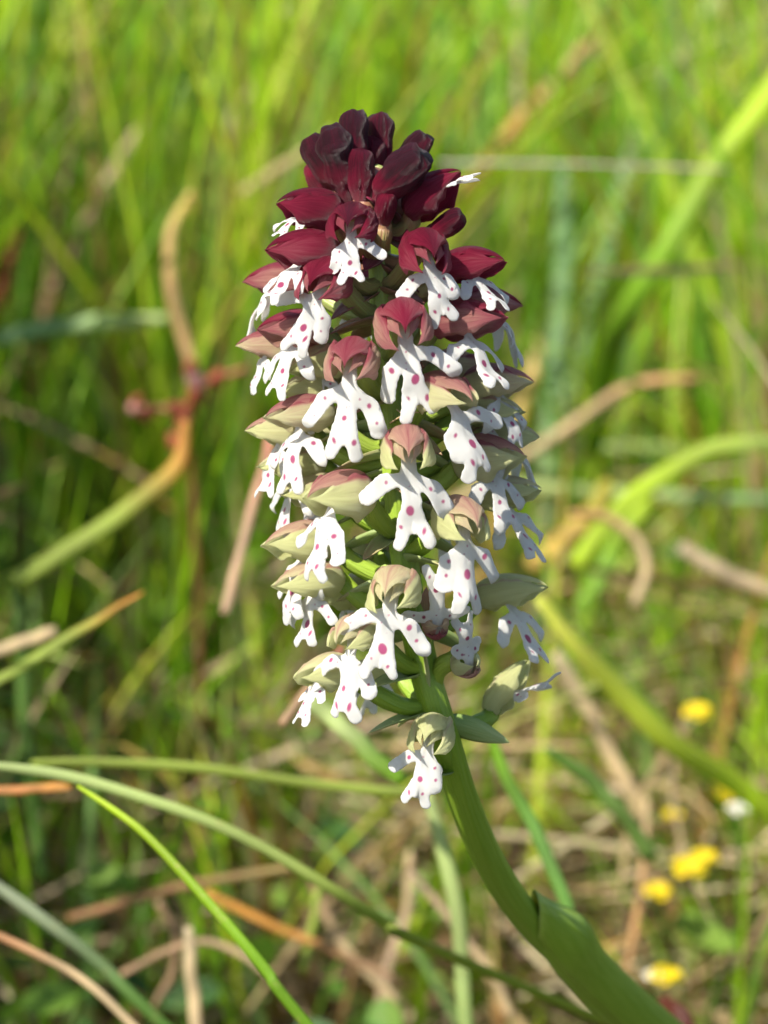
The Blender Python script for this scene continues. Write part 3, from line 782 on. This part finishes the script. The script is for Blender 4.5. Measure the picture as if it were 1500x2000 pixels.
def make_lip(parent, q, seed, p, mat_spots=True, name='lip'):
    """spotted three-lobed lip shaped like a little man; q: shape options"""
    r_ = random.Random(seed)
    J = lambda s: r_.uniform(-s, s)
    Ls = q.get('len', 1.0); aw = q.get('arm', 1.0)
    aL, aR = q.get('aL', 42) + J(6), q.get('aR', 42) + J(6)     # arm droop, degrees below level
    leg = q.get('leg', 1.0)
    step = .115
    xs = np.arange(-4.6, 4.601, step); ss = np.arange(-1.1, 8.0, step)
    X, S = np.meshgrid(xs, ss, indexing='ij')
    X = X + .05 * np.sin(S * 2.3 + J(3)); S0 = S; S = S / Ls
    tb = 1.0 + J(.08)
    sd = sdcap(X, S, (0, -.8), (0, 2.0), .58, .72)
    sd = smin(sd, sdcap(X, S, (0, 2.0), (J(.12), 4.6), .74 * tb, 1.02 * tb), .35)
    for sg in (-1, 1):
        sx = sg * leg
        sd = smin(sd, sdcap(X, S, (.28 * sx, 4.3), ((.98 + J(.14)) * sx, 6.0 + J(.3)), .72, .57 + J(.08)), .18)
    arms = []
    for sg, ang in ((1, aL), (-1, aR)):
        a = rad(ang); l = (3.3 + J(.3)) * aw
        p0 = (sg * .30, 1.45)
        p1 = (p0[0] + sg * l * .48 * math.cos(a - rad(16)), p0[1] + l * .48 * math.sin(a - rad(16)))
        p2 = (p1[0] + sg * l * .55 * math.cos(a + rad(14)), p1[1] + l * .55 * math.sin(a + rad(14)))
        arms.append((p0, p1, p2))
        dd = smin(sdcap(X, S, p0, p1, .52, .70), sdcap(X, S, p1, p2, .72, .70 + J(.09)), .2)
        sd = smin(sd, dd, .35)
    sd = sd + .07 + .02 * np.sin(X * 5.3 + J(3)) * np.sin(S * 6.1 + J(3)) + .02 * np.sin(X * 11 + S * 9 + J(3))
    # spots
    spots = []
    def spot(x, s, r, e=1.0, an=0.0): spots.append((x, s, r, e, an))
    spot(J(.2), 3.75 + J(.25), .38 * r_.uniform(.6, 1.2), r_.uniform(1, 1.35), J(.4))
    if r_.random() < .6: spot(J(.2), 1.45 + J(.2), .12)
    for k in range(r_.randint(1, 3)): spot(J(.4), 2.3 + J(.5), r_.uniform(.06, .10))
    for (p0, p1, p2) in arms:
        spot(p1[0] * .95 + J(.12), p1[1] * .97 + J(.15), .20 * r_.uniform(.7, 1.25), 1.3, J(.6))
        if r_.random() < .7: spot(p1[0] * .35 + p2[0] * .65 + J(.1), p1[1] * .35 + p2[1] * .65 + J(.2), .165 * r_.uniform(.6, 1.25), 1.2, J(.6))
        if r_.random() < .2: spot(p0[0] * .5 + p1[0] * .5, p0[1] * .5 + p1[1] * .5 + .1, .12)
    for sg in (-1, 1):
        spot(sg * .66 * leg + J(.1), 5.05 + J(.25), .17 * r_.uniform(.7, 1.3), r_.uniform(1.2, 2.4), sg * .35)
    K = np.zeros_like(sd)
    for (x, s, r, e, an) in spots:
        ca, sa = math.cos(an), math.sin(an)
        dx, dy = X - x, S - s
        qx, qy = ca * dx + sa * dy, (-sa * dx + ca * dy) / e
        K = np.maximum(K, np.clip(.5 + (r * .88 - np.hypot(qx, qy)) * 1.25, 0, 1))
    # marching squares on triangles
    n, m = sd.shape
    inside = sd < 0
    vid = {}; P2 = []
    def node(i, j):
        k = (i, j)
        if k not in vid: vid[k] = len(P2); P2.append((xs[i], ss[j], sd[i, j], K[i, j]))
        return vid[k]
    def cut(a, b):
        k = (a, b) if a < b else (b, a)
        if k not in vid:
            (i, j), (i2, j2) = k
            f = sd[i, j] / (sd[i, j] - sd[i2, j2]); f = min(max(f, .02), .98)
            vid[k] = len(P2)
            P2.append((xs[i] + f * (xs[i2] - xs[i]), ss[j] + f * (ss[j2] - ss[j]), 0.0, K[i, j] + f * (K[i2, j2] - K[i, j])))
        return vid[k]
    tris = []
    cells = np.argwhere(inside[:-1, :-1] | inside[1:, :-1] | inside[:-1, 1:] | inside[1:, 1:])
    for i, j in cells:
        i, j = int(i), int(j)
        A, B, Cc, D = (i, j), (i + 1, j), (i + 1, j + 1), (i, j + 1)
        for t in ((A, B, Cc), (A, Cc, D)):
            ins = [bool(inside[x]) for x in t]; c = sum(ins)
            if c == 3: tris.append(tuple(node(*x) for x in t))
            elif c == 1:
                k = ins.index(True); a, b, d = t[k], t[(k + 1) % 3], t[(k + 2) % 3]
                tris.append((node(*a), cut(a, b), cut(a, d)))
            elif c == 2:
                k = ins.index(False); a, b, d = t[k], t[(k + 1) % 3], t[(k + 2) % 3]
                x, y = cut(a, b), cut(a, d)
                tris.append((x, node(*b), node(*d))); tris.append((x, node(*d), y))
    P2 = np.array(P2); tris = np.array(tris)
    x, s, dist, kk = P2.T
    # bend in space
    f0, f1 = rad(q.get('out0', 38)), rad(q.get('out1', 8))
    st = np.linspace(-1.2, 8.2, 200); ph = f0 + (f1 - f0) * sm((st + .5) / (7 * Ls))
    yy = np.concatenate([[0], np.cumsum(np.sin(ph[:-1]) * np.diff(st))]); zz = -np.concatenate([[0], np.cumsum(np.cos(ph[:-1]) * np.diff(st))])
    off = np.interp(0, st, yy), np.interp(0, st, zz)
    y = np.interp(s, st, yy) - off[0]; z = np.interp(s, st, zz) - off[1]; phs = np.interp(s, st, ph)
    armw = sm((np.abs(x) - .75) / 2.0) * sm((4.6 * Ls - s) / 1.2)
    legw = sm((s / Ls - 4.3) / 1.6)
    nrm = np.stack([np.zeros_like(x), np.cos(phs), np.sin(phs)], -1)
    lift = (-.16 * x * x * (1 - armw) - .26 * armw ** 1.5 * np.abs(x) + armw * (q.get('fwd', .0) * 1.0 + np.where(x < 0, J(.5), J(.5)))
            + legw * (q.get('kick', .2) + np.where(x < 0, J(.35), J(.35))) + .10 * np.sin(s * 1.9 + J(3)) + .09 * np.sin(x * 2.7 + J(3)) + .05 * np.sin(x * 4.1 + s * 2.2 + J(3)))
    base = np.stack([x, y, z], -1) + nrm * lift[:, None]
    wdt = np.clip(-dist / .30, 0, 1)
    thick = .11 * np.sqrt(np.clip(1 - (1 - wdt) ** 2, 0, 1))
    crease = .06 * np.exp(-((x) / .16) ** 2) * sm((3.6 - s) / 1.5)      # groove down the middle
    bord = dist >= -1e-9
    Fv = base + nrm * (thick - crease * (thick > .05))[:, None]; Bv = base - nrm * (thick * .8)[:, None]
    nV = len(x)
    mapb = np.arange(nV); mapb[~bord] = nV + np.arange((~bord).sum())
    V = np.concatenate([Fv, Bv[~bord]])
    yel = sm((.55 - s) / 1.1) * .8
    pig = np.stack([kk, np.full(nV, q.get('dark', p)), yel], -1)
    pigb = pig[~bord].copy(); pigb[:, 0] *= .0
    rot = rad(q.get('swing', 0)); cr, sr = math.cos(rot), math.sin(rot)
    V = np.stack([V[:, 0] * cr - V[:, 2] * sr, V[:, 1], V[:, 0] * sr + V[:, 2] * cr], -1)
    tw = rad(q.get('twist', 0)); ct, st_ = math.cos(tw), math.sin(tw)
    V = np.stack([V[:, 0] * ct + V[:, 1] * st_, -V[:, 0] * st_ + V[:, 1] * ct, V[:, 2]], -1)
    V = V + np.array(q.get('at', (0, .6, -.75)))
    me = mesh_np(name, V * .001 * q.get('size', 1.0), np.concatenate([tris[:, ::-1], mapb[tris]]), {'pig': np.concatenate([pig, pigb])})
    return obj(name, me, M_LIP, parent)


nfl = [0]


def frame(yaw, pitch, roll):
    T = -FWD
    o = math.cos(rad(yaw)) * T + math.sin(rad(yaw)) * RIGHT
    y = math.cos(rad(pitch)) * o + math.sin(rad(pitch)) * UP
    z = math.cos(rad(pitch)) * UP - math.sin(rad(pitch)) * o
    x = np.cross(y, z)
    c, s = math.cos(rad(roll)), math.sin(rad(roll))
    return c * x + s * z, y, c * z - s * x


def place(kind, hx, hy, yaw, pitch, roll, depth=None, rr=.0085):
    ax, ad = axis_at(hy)
    X = (hx - ax) * MMPX
    off = math.sqrt(max(rr * rr - X * X, 0)) * (1 if abs(yaw) <= 95 else -.8)
    if depth is not None: off = depth
    o = P(hx, hy, ad - off)
    x, y, z = frame(yaw, pitch, roll)
    Mt = Matrix(((x[0], y[0], z[0], o[0]), (x[1], y[1], z[1], o[1]), (x[2], y[2], z[2], o[2]), (0, 0, 0, 1)))
    inv = np.array(Mt.inverted())
    # where its ovary leaves the stem
    sy = hy + 62
    sx, sd_ = axis_at(sy); rootw = P(sx, sy, sd_)
    rl = (inv @ np.append(rootw, 1))[:3]
    return Mt, rl


def stalk_mesh(rl, endy, endz, r0, r1, p, name):
    a = rl; e = np.array([0, endy, endz])
    mid1 = a + (e - a) * .35 + np.array([0, -.0002, -.0012]); mid2 = a + (e - a) * .72 + np.array([0, .0, -.0009])
    C = catmull([a, mid1, mid2, e, e + np.array([0, .0009, .0002])], 20)
    u = np.linspace(0, 1, 20)
    Rr = r0 + (r1 - r0) * u + .00022 * np.sin(math.pi * u)
    V, F, uu, vv = tube(C, Rr, 14, (0, .1, 1), 6, .11, 1.9)
    pg = np.stack([np.clip(np.clip(p * .75, 0, 1) + .12 * uu, 0, 1), uu, vv], -1)
    return mesh_np(name, V, F, {'pig': pg}), C


def bract_on(parent, C, p, seed, L=.0062):
    r_ = random.Random(seed + 5)
    n, m = 16, 9
    u = np.linspace(0, 1, n)[:, None]; v = np.linspace(-1, 1, m)[None]
    T = C[6] - C[0]; T /= np.linalg.norm(T)
    dn = np.array([0, 0, -1.0]) + np.array([r_.uniform(-.5, .5), .2, 0]); dn -= T * (dn @ T); dn /= np.linalg.norm(dn)
    S = np.cross(T, dn)
    wd = .00125 * np.sin(math.pi * np.clip(u * .93 + .07, 0, 1)) ** .75 * (1 - .3 * u)
    cup = .0011
    G = C[0] + T * (u * L)[..., None] + S * (wd * v)[..., None] + dn * (cup - .0007 * v ** 2 * (1 - u) + .0014 * u ** 2)[..., None]
    pg = np.stack([np.clip(p * .8 + .35 * u - .1 + 0 * v, 0, 1), u + 0 * v, .5 + .5 * v + 0 * u], -1)
    return shell('bract', G, .00018, pg, M_BRACT, parent)


def flower(hx, hy, yaw, pitch=0, roll=0, sc_=1.0, p=.4, lip=None, hood=None, depth=None, nolip=False):
    nfl[0] += 1; seed = 100 + nfl[0] * 13
    r_ = random.Random(seed); hq = dict(hood or {}); q = dict(lip or {})
    if 50 < abs(yaw) < 96 and hy > 440:
        hx -= math.copysign(12, yaw); sc_ *= .93; q['out0'] = q.get('out0', 38) * .8; q['out1'] = q.get('out1', 8) * .8; q.setdefault('at', (0, -.3, -.85))
    if abs(yaw) < 35 and abs(roll) < 90: pitch -= 8; roll += r_.uniform(-4, 4)
    Mt, rl = place('flower', hx, hy, yaw, pitch, roll, depth)
    L, W, H = (6.9 if abs(yaw) > 35 else 6.2) * hq.get('L', 1), 1.95 * hq.get('W', 1), 1.85 * hq.get('H', 1)
    me, C = stalk_mesh(rl, -L * .0005 * sc_ + .0003, -.0002, .0006, .00062, p, 'flower')
    # column inside the hood joins the stalk mesh's thing
    f = obj('flower', me, M_GREEN, orchid)
    f.matrix_local = Matrix.Translation(-Vector(base_pt)) @ Mt
    spread = hq.get('spread', .55); droop = hq.get('droop', .5)
    top = np.clip(p * (.80 + .16 * p) + .08 * (1 if p > .1 else p * 10), 0, 1); side = np.clip(1.35 * p - .42, 0, 1)
    S = .001 * sc_
    # dorsal sepal
    W *= r_.uniform(.93, 1.07); H *= r_.uniform(.93, 1.08)
    front = abs(yaw) < 35
    if front: W *= .82; H *= .84
    elif hy > 440: W *= .88; H *= .86
    G, u, v, th = sepal_grid(rad(-62 + r_.uniform(-6, 6)), rad(62 + r_.uniform(-6, 6)), L * (.94 if front else 1), W, H, droop=droop * (.3 if front else 1), wav=.09, seed=seed, tipsharp=.55 if front else .85)
    pg = np.stack([np.clip(top - .10 * np.abs(v - .5) * 2 + .10 * sm((u - .6) / .4) * (p > .5) + .06 * np.exp(-((v - .5) / .05) ** 2), 0, 1), u * 1.0, v * 1.0], -1)
    shell('dorsal_sepal', G * S, .00030 * sc_, pg, M_SEPAL, f)
    for sg in (-1, 1):
        lo = hq.get('lo', 148) + r_.uniform(-8, 8)
        a, b = (rad(40), rad(lo))
        if sg < 0: a, b = -b, -a
        G, u, v, th = sepal_grid(a, b, L * (1.0 + r_.uniform(-.04, .04)), W, H, droop=droop * (1.3 if front else 1.05) * r_.uniform(.8, 1.2), rscale=1.07, spread=spread + r_.uniform(-.15, .25), wav=.14,
                                 flare=hq.get('flare', .35), seed=seed + sg)
        e = np.clip((np.abs(th) - .75) / 1.4, 0, 1)                            # 0 by the crown, 1 at the lower margin
        pg = np.stack([np.clip(top * (1 - sm(e * 3.6)) + side * sm(e * 3.6) + .05 * np.sin(6 * u + seed) * (p > .2)
                               + .25 * np.exp(-((e - .10) / .06) ** 2) * (p < .5) * .6, 0, 1), u * 1.0, v * 1.0], -1)
        shell('lateral_sepal', G * S, .00028 * sc_, pg, M_SEPAL, f)
    if front:
        # the two inner petals close under the hood
        for sg in (-1, 1):
            a, b = (rad(4), rad(86)) if sg > 0 else (rad(-86), rad(-4))
            G, u, v, th = sepal_grid(a, b, L * .86, W, H, droop=droop * .8, rscale=.80, spread=.12, wav=.08, seed=seed + 3 * sg, tipsharp=.6)
            pg = np.stack([np.clip(p * .55 + .05 * np.sin(9 * u), 0, 1), u * 1.0, v * 1.0], -1)
            shell('petal', G * S, .0002 * sc_, pg, M_SEPAL, f)
    # column
    uu_ = np.linspace(.03, .97, 9)[:, None]; aa = np.linspace(0, 2 * math.pi, 10, endpoint=False)[None]
    rr = np.sin(math.pi * uu_) ** .7
    Vc = np.stack([.52 * rr * np.cos(aa), -1.9 + 2.5 * uu_ + 0 * aa, -.15 + .5 * rr * np.sin(aa) + .5 * uu_], -1).reshape(-1, 3) * S
    obj('column', mesh_np('column', Vc, grid_faces(9, 10, 0, True)), M_COLUMN, f)
    if not nolip:
        q['size'] = q.get('size', 1.0) * sc_
        if 'twist' not in q and 50 < abs(yaw) < 95: q['twist'] = 22 if yaw > 0 else -22
        make_lip(f, q, seed, p)
    bract_on(f, C, min(1, p * 1.0), seed)
    return f


def bud(hx, hy, yaw, pitch, roll, L, W, p, knuckle=0., depth=None, up=0., tipsharp=.33, rear=.75):
    nfl[0] += 1; seed = 900 + nfl[0] * 7
    Mt, rl = place('bud', hx, hy, yaw, pitch, roll, depth, rr=.005)
    me, C = stalk_mesh(rl, -L * .0005 + .0002, 0, .0006, .0006, p, 'bud')
    f = obj('bud', me, M_GREEN, orchid)
    f.matrix_local = Matrix.Translation(-Vector(base_pt)) @ Mt
    for k, (a, b) in enumerate(((-75, 75), (62, 185), (-185, -62))):
        G, u, v, th = sepal_grid(rad(a), rad(b), L, W, W, n=28, m=31, rscale=1.0 if k == 0 else 1.03, seed=seed + k, close=.98, tipsharp=tipsharp, rear=rear, up=up, knuckle=knuckle, wav=.0)
        # lumpy skin
        G = G * (1 + .05 * np.sin(G[..., 1:2] * 2.6 + seed) + .05 * np.sin(G[..., :1] * 3.1 + G[..., 2:] * 2.3 + G[..., 1:2] * 1.9 + seed) + .012 * np.sin(G[..., :1] * 9 + G[..., 1:2] * 11))
        pg = np.stack([np.clip(p - .36 + .46 * sm(u * 1.25) - .10 * (np.cos(th) < -.2), 0, 1), u * 1.0, v * 1.0], -1)
        shell('sepal', G * .001, .00026, pg, M_SEPAL, f)
    bract_on(f, C, 1.0, seed, .0045)
    return f


# burgundy buds at the top
bud(690, 285, 0, 84, 6, 6.6, 1.17, 1.01, .10, depth=.001, up=.6)
bud(742, 285, 20, 84, -6, 6.2, 1.12, 0.94, .08, depth=-.0015, up=.4)
bud(662, 326, -40, 62, 14, 7.2, 1.44, 1.01, .16, depth=.003, up=.5)
bud(634, 322, -75, 55, 0, 6.0, 1.26, 0.98, .05, depth=-.001, up=.3)
bud(794, 316, 60, 48, 0, 6.2, 1.12, 0.94, .05, depth=-.003)
bud(775, 348, 50, 34, -10, 6.6, 1.57, 0.96, .0, depth=.0045)
bud(640, 372, -50, 45, 0, 5.6, 1.03, 0.65, .0, depth=-.0035)
bud(752, 412, 10, 55, 8, 3.78, 0.80, .80, .0, depth=.004)
bud(705, 350, 0, 78, 0, 5.0, 1.08, 0.90, .0, depth=.0035)
bud(868, 442, 55, 25, 0, 3.96, 0.90, .85, .0, depth=.003)
bud(725, 330, 0, 80, 0, 6.0, 1.08, 0.85, .0, depth=-.001)

FR = dict(W=1.05, H=1.0, droop=1.0, spread=.7, flare=.5, lo=132)      # seen from the front
# (hood x, hood y, yaw, pitch, roll, size, purple, lip, hood, depth)
flower(845, 374, 62, 40, -8, .9, .80, dict(size=.62, out0=75, out1=55, at=(0, 2.2, -1.0)), dict(W=1.02, spread=.1), depth=.003)
flower(606, 406, -66, 14, 4, .9, .84, dict(size=.62, out0=48, out1=30, at=(0, 1.0, -1.2)), dict(W=1.0, spread=.15), depth=.003)
flower(688, 432, -8, -6, 4, .92, .84, dict(size=.86, swing=-8, out0=30, out1=25, kick=.9, aL=58, aR=20, arm=.92), FR)
flower(832, 488, 14, -8, -4, 1.0, .76, dict(size=.90, swing=-14, aL=20, aR=62, arm=.85, out0=30), FR)
flower(580, 488, -64, 6, 2, 1.08, .75, dict(size=.80, out0=55, out1=38, swing=0, at=(0, .3, -1.3)), dict(spread=.2))
flower(932, 515, 60, 10, 0, 1.02, .78, dict(size=.82, out0=55, out1=38), dict(spread=.15))
flower(632, 545, -24, -6, 6, 1.0, .68, dict(size=.93, swing=14, aL=12, aR=60, out0=30), FR)
flower(925, 622, 64, 8, 0, 1.12, .62, dict(size=.98, out0=42, out1=20, aL=30, aR=40), dict(spread=.25))
flower(560, 640, -62, 4, 0, 1.05, .58, dict(size=.95, out0=40, out1=12), dict(spread=.25))
flower(786, 628, 4, -10, -2, 1.06, .56, dict(size=1.06, swing=-6, aL=66, aR=30, out0=25, out1=6), FR)
flower(686, 702, -10, -4, 2, 1.05, .50, dict(size=1.10, aL=40, aR=52, out0=25, out1=8), dict(FR, flare=.3))
flower(872, 768, 36, -2, -4, 1.05, .36, dict(size=1.03, swing=-12, aL=74, aR=16, out0=30, out1=6), dict(FR, droop=.7))
flower(985, 745, 74, 6, 0, 1.0, .40, dict(size=.95, out0=35, out1=10), dict(spread=.2))
flower(572, 806, -58, 0, 0, 1.05, .40, dict(size=1.02, out0=38, out1=4, swing=0), dict(spread=.3))
flower(535, 838, -80, 4, 0, .98, .33, dict(size=1.0, out0=35, out1=5), dict(spread=.3), depth=-.001)
flower(795, 872, 2, -8, 0, 1.02, .31, dict(size=1.14, aL=28, aR=52, leg=1.15, out0=22, out1=8), dict(FR, flare=.7, spread=.9))
flower(968, 892, 58, 8, -2, 1.10, .36, dict(size=.95, out0=30, out1=6), dict(spread=.3, H=1.12))
flower(662, 965, -46, 2, 0, 1.06, .33, dict(size=1.04, swing=0, out0=30, out1=8, aL=22, aR=58), dict(spread=.3, H=1.1))
flower(902, 1012, 26, -4, -2, 1.04, .24, dict(size=1.05, swing=0, aL=58, aR=42, out0=26), dict(FR, lo=140))
flower(1002, 962, 70, 14, 0, 1.0, .16, dict(size=1.02, out0=25, out1=22), dict(spread=.3), depth=-.002)
flower(575, 1056, -64, 2, 0, 1.08, .25, dict(size=1.0, out0=30, out1=0), dict(spread=.6))
flower(590, 1132, -62, -2, 0, 1.05, .20, dict(size=.85, out0=20, out1=5), dict(spread=.6), depth=.001)
flower(768, 1146, -14, -4, 2, 1.04, .17, dict(size=1.05, swing=8, aL=26, aR=40, leg=1.1, out0=25), FR)
flower(692, 1238, -32, 0, 2, .98, .17, dict(size=1.06, swing=0, aL=20, aR=60, out0=28), dict(FR, droop=.6))
flower(634, 1312, -50, 2, 0, .92, .12, dict(size=.78, out0=40, out1=20, arm=.7), dict(spread=.5), depth=.004)
flower(842, 1430, -14, -2, 4, .92, .03, dict(size=.98, swing=6, aL=30, aR=72, out0=30, arm=.92, dark=.1), dict(FR, lo=140), depth=.005)
flower(1008, 1152, 72, 14, 0, 1.08, .06, dict(size=1.0, out0=22, out1=20, dark=.4), dict(spread=.3, H=.85, W=.85), depth=-.003)
flower(1000, 1340, 64, 56, 0, 1.0, .03, dict(size=.9, out0=62, out1=66, dark=.2, arm=.7), dict(spread=.1, W=.72, H=.72), depth=-.004)
# flowers half hidden at the sides and behind
flower(508, 672, -84, 4, 0, .85, .45, dict(size=.85, out0=35), depth=-.003)
flower(612, 708, -66, -6, 0, .95, .20, dict(size=.7, out0=20, out1=0), depth=.002)
flower(600, 752, -72, -4, 0, .95, .18, dict(size=.7), depth=.0005)
flower(965, 800, 72, 4, 0, 1.0, .14, dict(size=.95, out0=28), depth=-.001)
flower(560, 905, -78, 2, 0, .98, .15, dict(size=1.0, out0=28, out1=6), depth=-.002)
flower(600, 960, -70, 2, 0, .95, .10, dict(size=1.0, out0=25, out1=0), depth=-.001)
flower(662, 1160, -95, -4, 0, .85, .05, dict(size=.7), depth=-.005)
flower(985, 850, 100, 4, 0, .95, .2, dict(size=.9), depth=-.004)
flower(950, 590, 100, 4, 0, .95, .6, dict(size=.95), depth=-.004)
flower(545, 545, -100, 4, 0, .95, .6, dict(size=.9), depth=-.004)
flower(745, 1300, -140, 0, 0, .85, .1, dict(size=.8), depth=-.006)
flower(800, 700, 170, 0, 0, .95, .5, dict(size=.9))
flower(740, 900, 175, 0, 0, .95, .3, dict(size=.9))
flower(850, 1000, 150, 0, 0, .95, .2, dict(size=.9))
flower(900, 720, 130, 0, 0, .95, .45, dict(size=.9))
flower(680, 820, -140, 0, 0, .95, .35, dict(size=.9))
flower(720, 1080, -160, 0, 0, .95, .2, dict(size=.9))
flower(720, 560, 180, 0, 0, .95, .75, dict(size=.8))
# two drooping withered flowers with the lip turned up
flower(852, 1225, 10, -10, 176, .62, .50, dict(size=1.42, out0=14, out1=6, arm=.8, dark=1.0, aL=-8, aR=-8, at=(0, .6, -.2)), dict(spread=.0, L=.8, W=.9), depth=.0055)
flower(912, 1300, 30, -12, 160, .62, .34, dict(size=1.25, out0=14, out1=4, arm=.45, dark=.9, at=(0, .6, -.2)), dict(spread=.0, L=.8), depth=.003)

# wisp of seed fluff caught between the flowers
ws = obj('seed_wisp', None, None, None, label='tiny tan seed wisp caught between the front flowers', category='seed')
wc = P(793, 812, D0 - .0075); ws.location = wc
strand('awn', [P(762, 826, D0 - .007), P(780, 815, D0 - .0076), P(800, 806, D0 - .0078), P(828, 806, D0 - .007)], .00007, M_STRAW, ws, TN)
strand('awn', [P(775, 800, D0 - .007), P(790, 812, D0 - .0076), P(803, 822, D0 - .0072)], .00006, M_STRAW, ws, TN)
husk('husk', P(792, 811, D0 - .0077), .00022, M_PINK, ws)
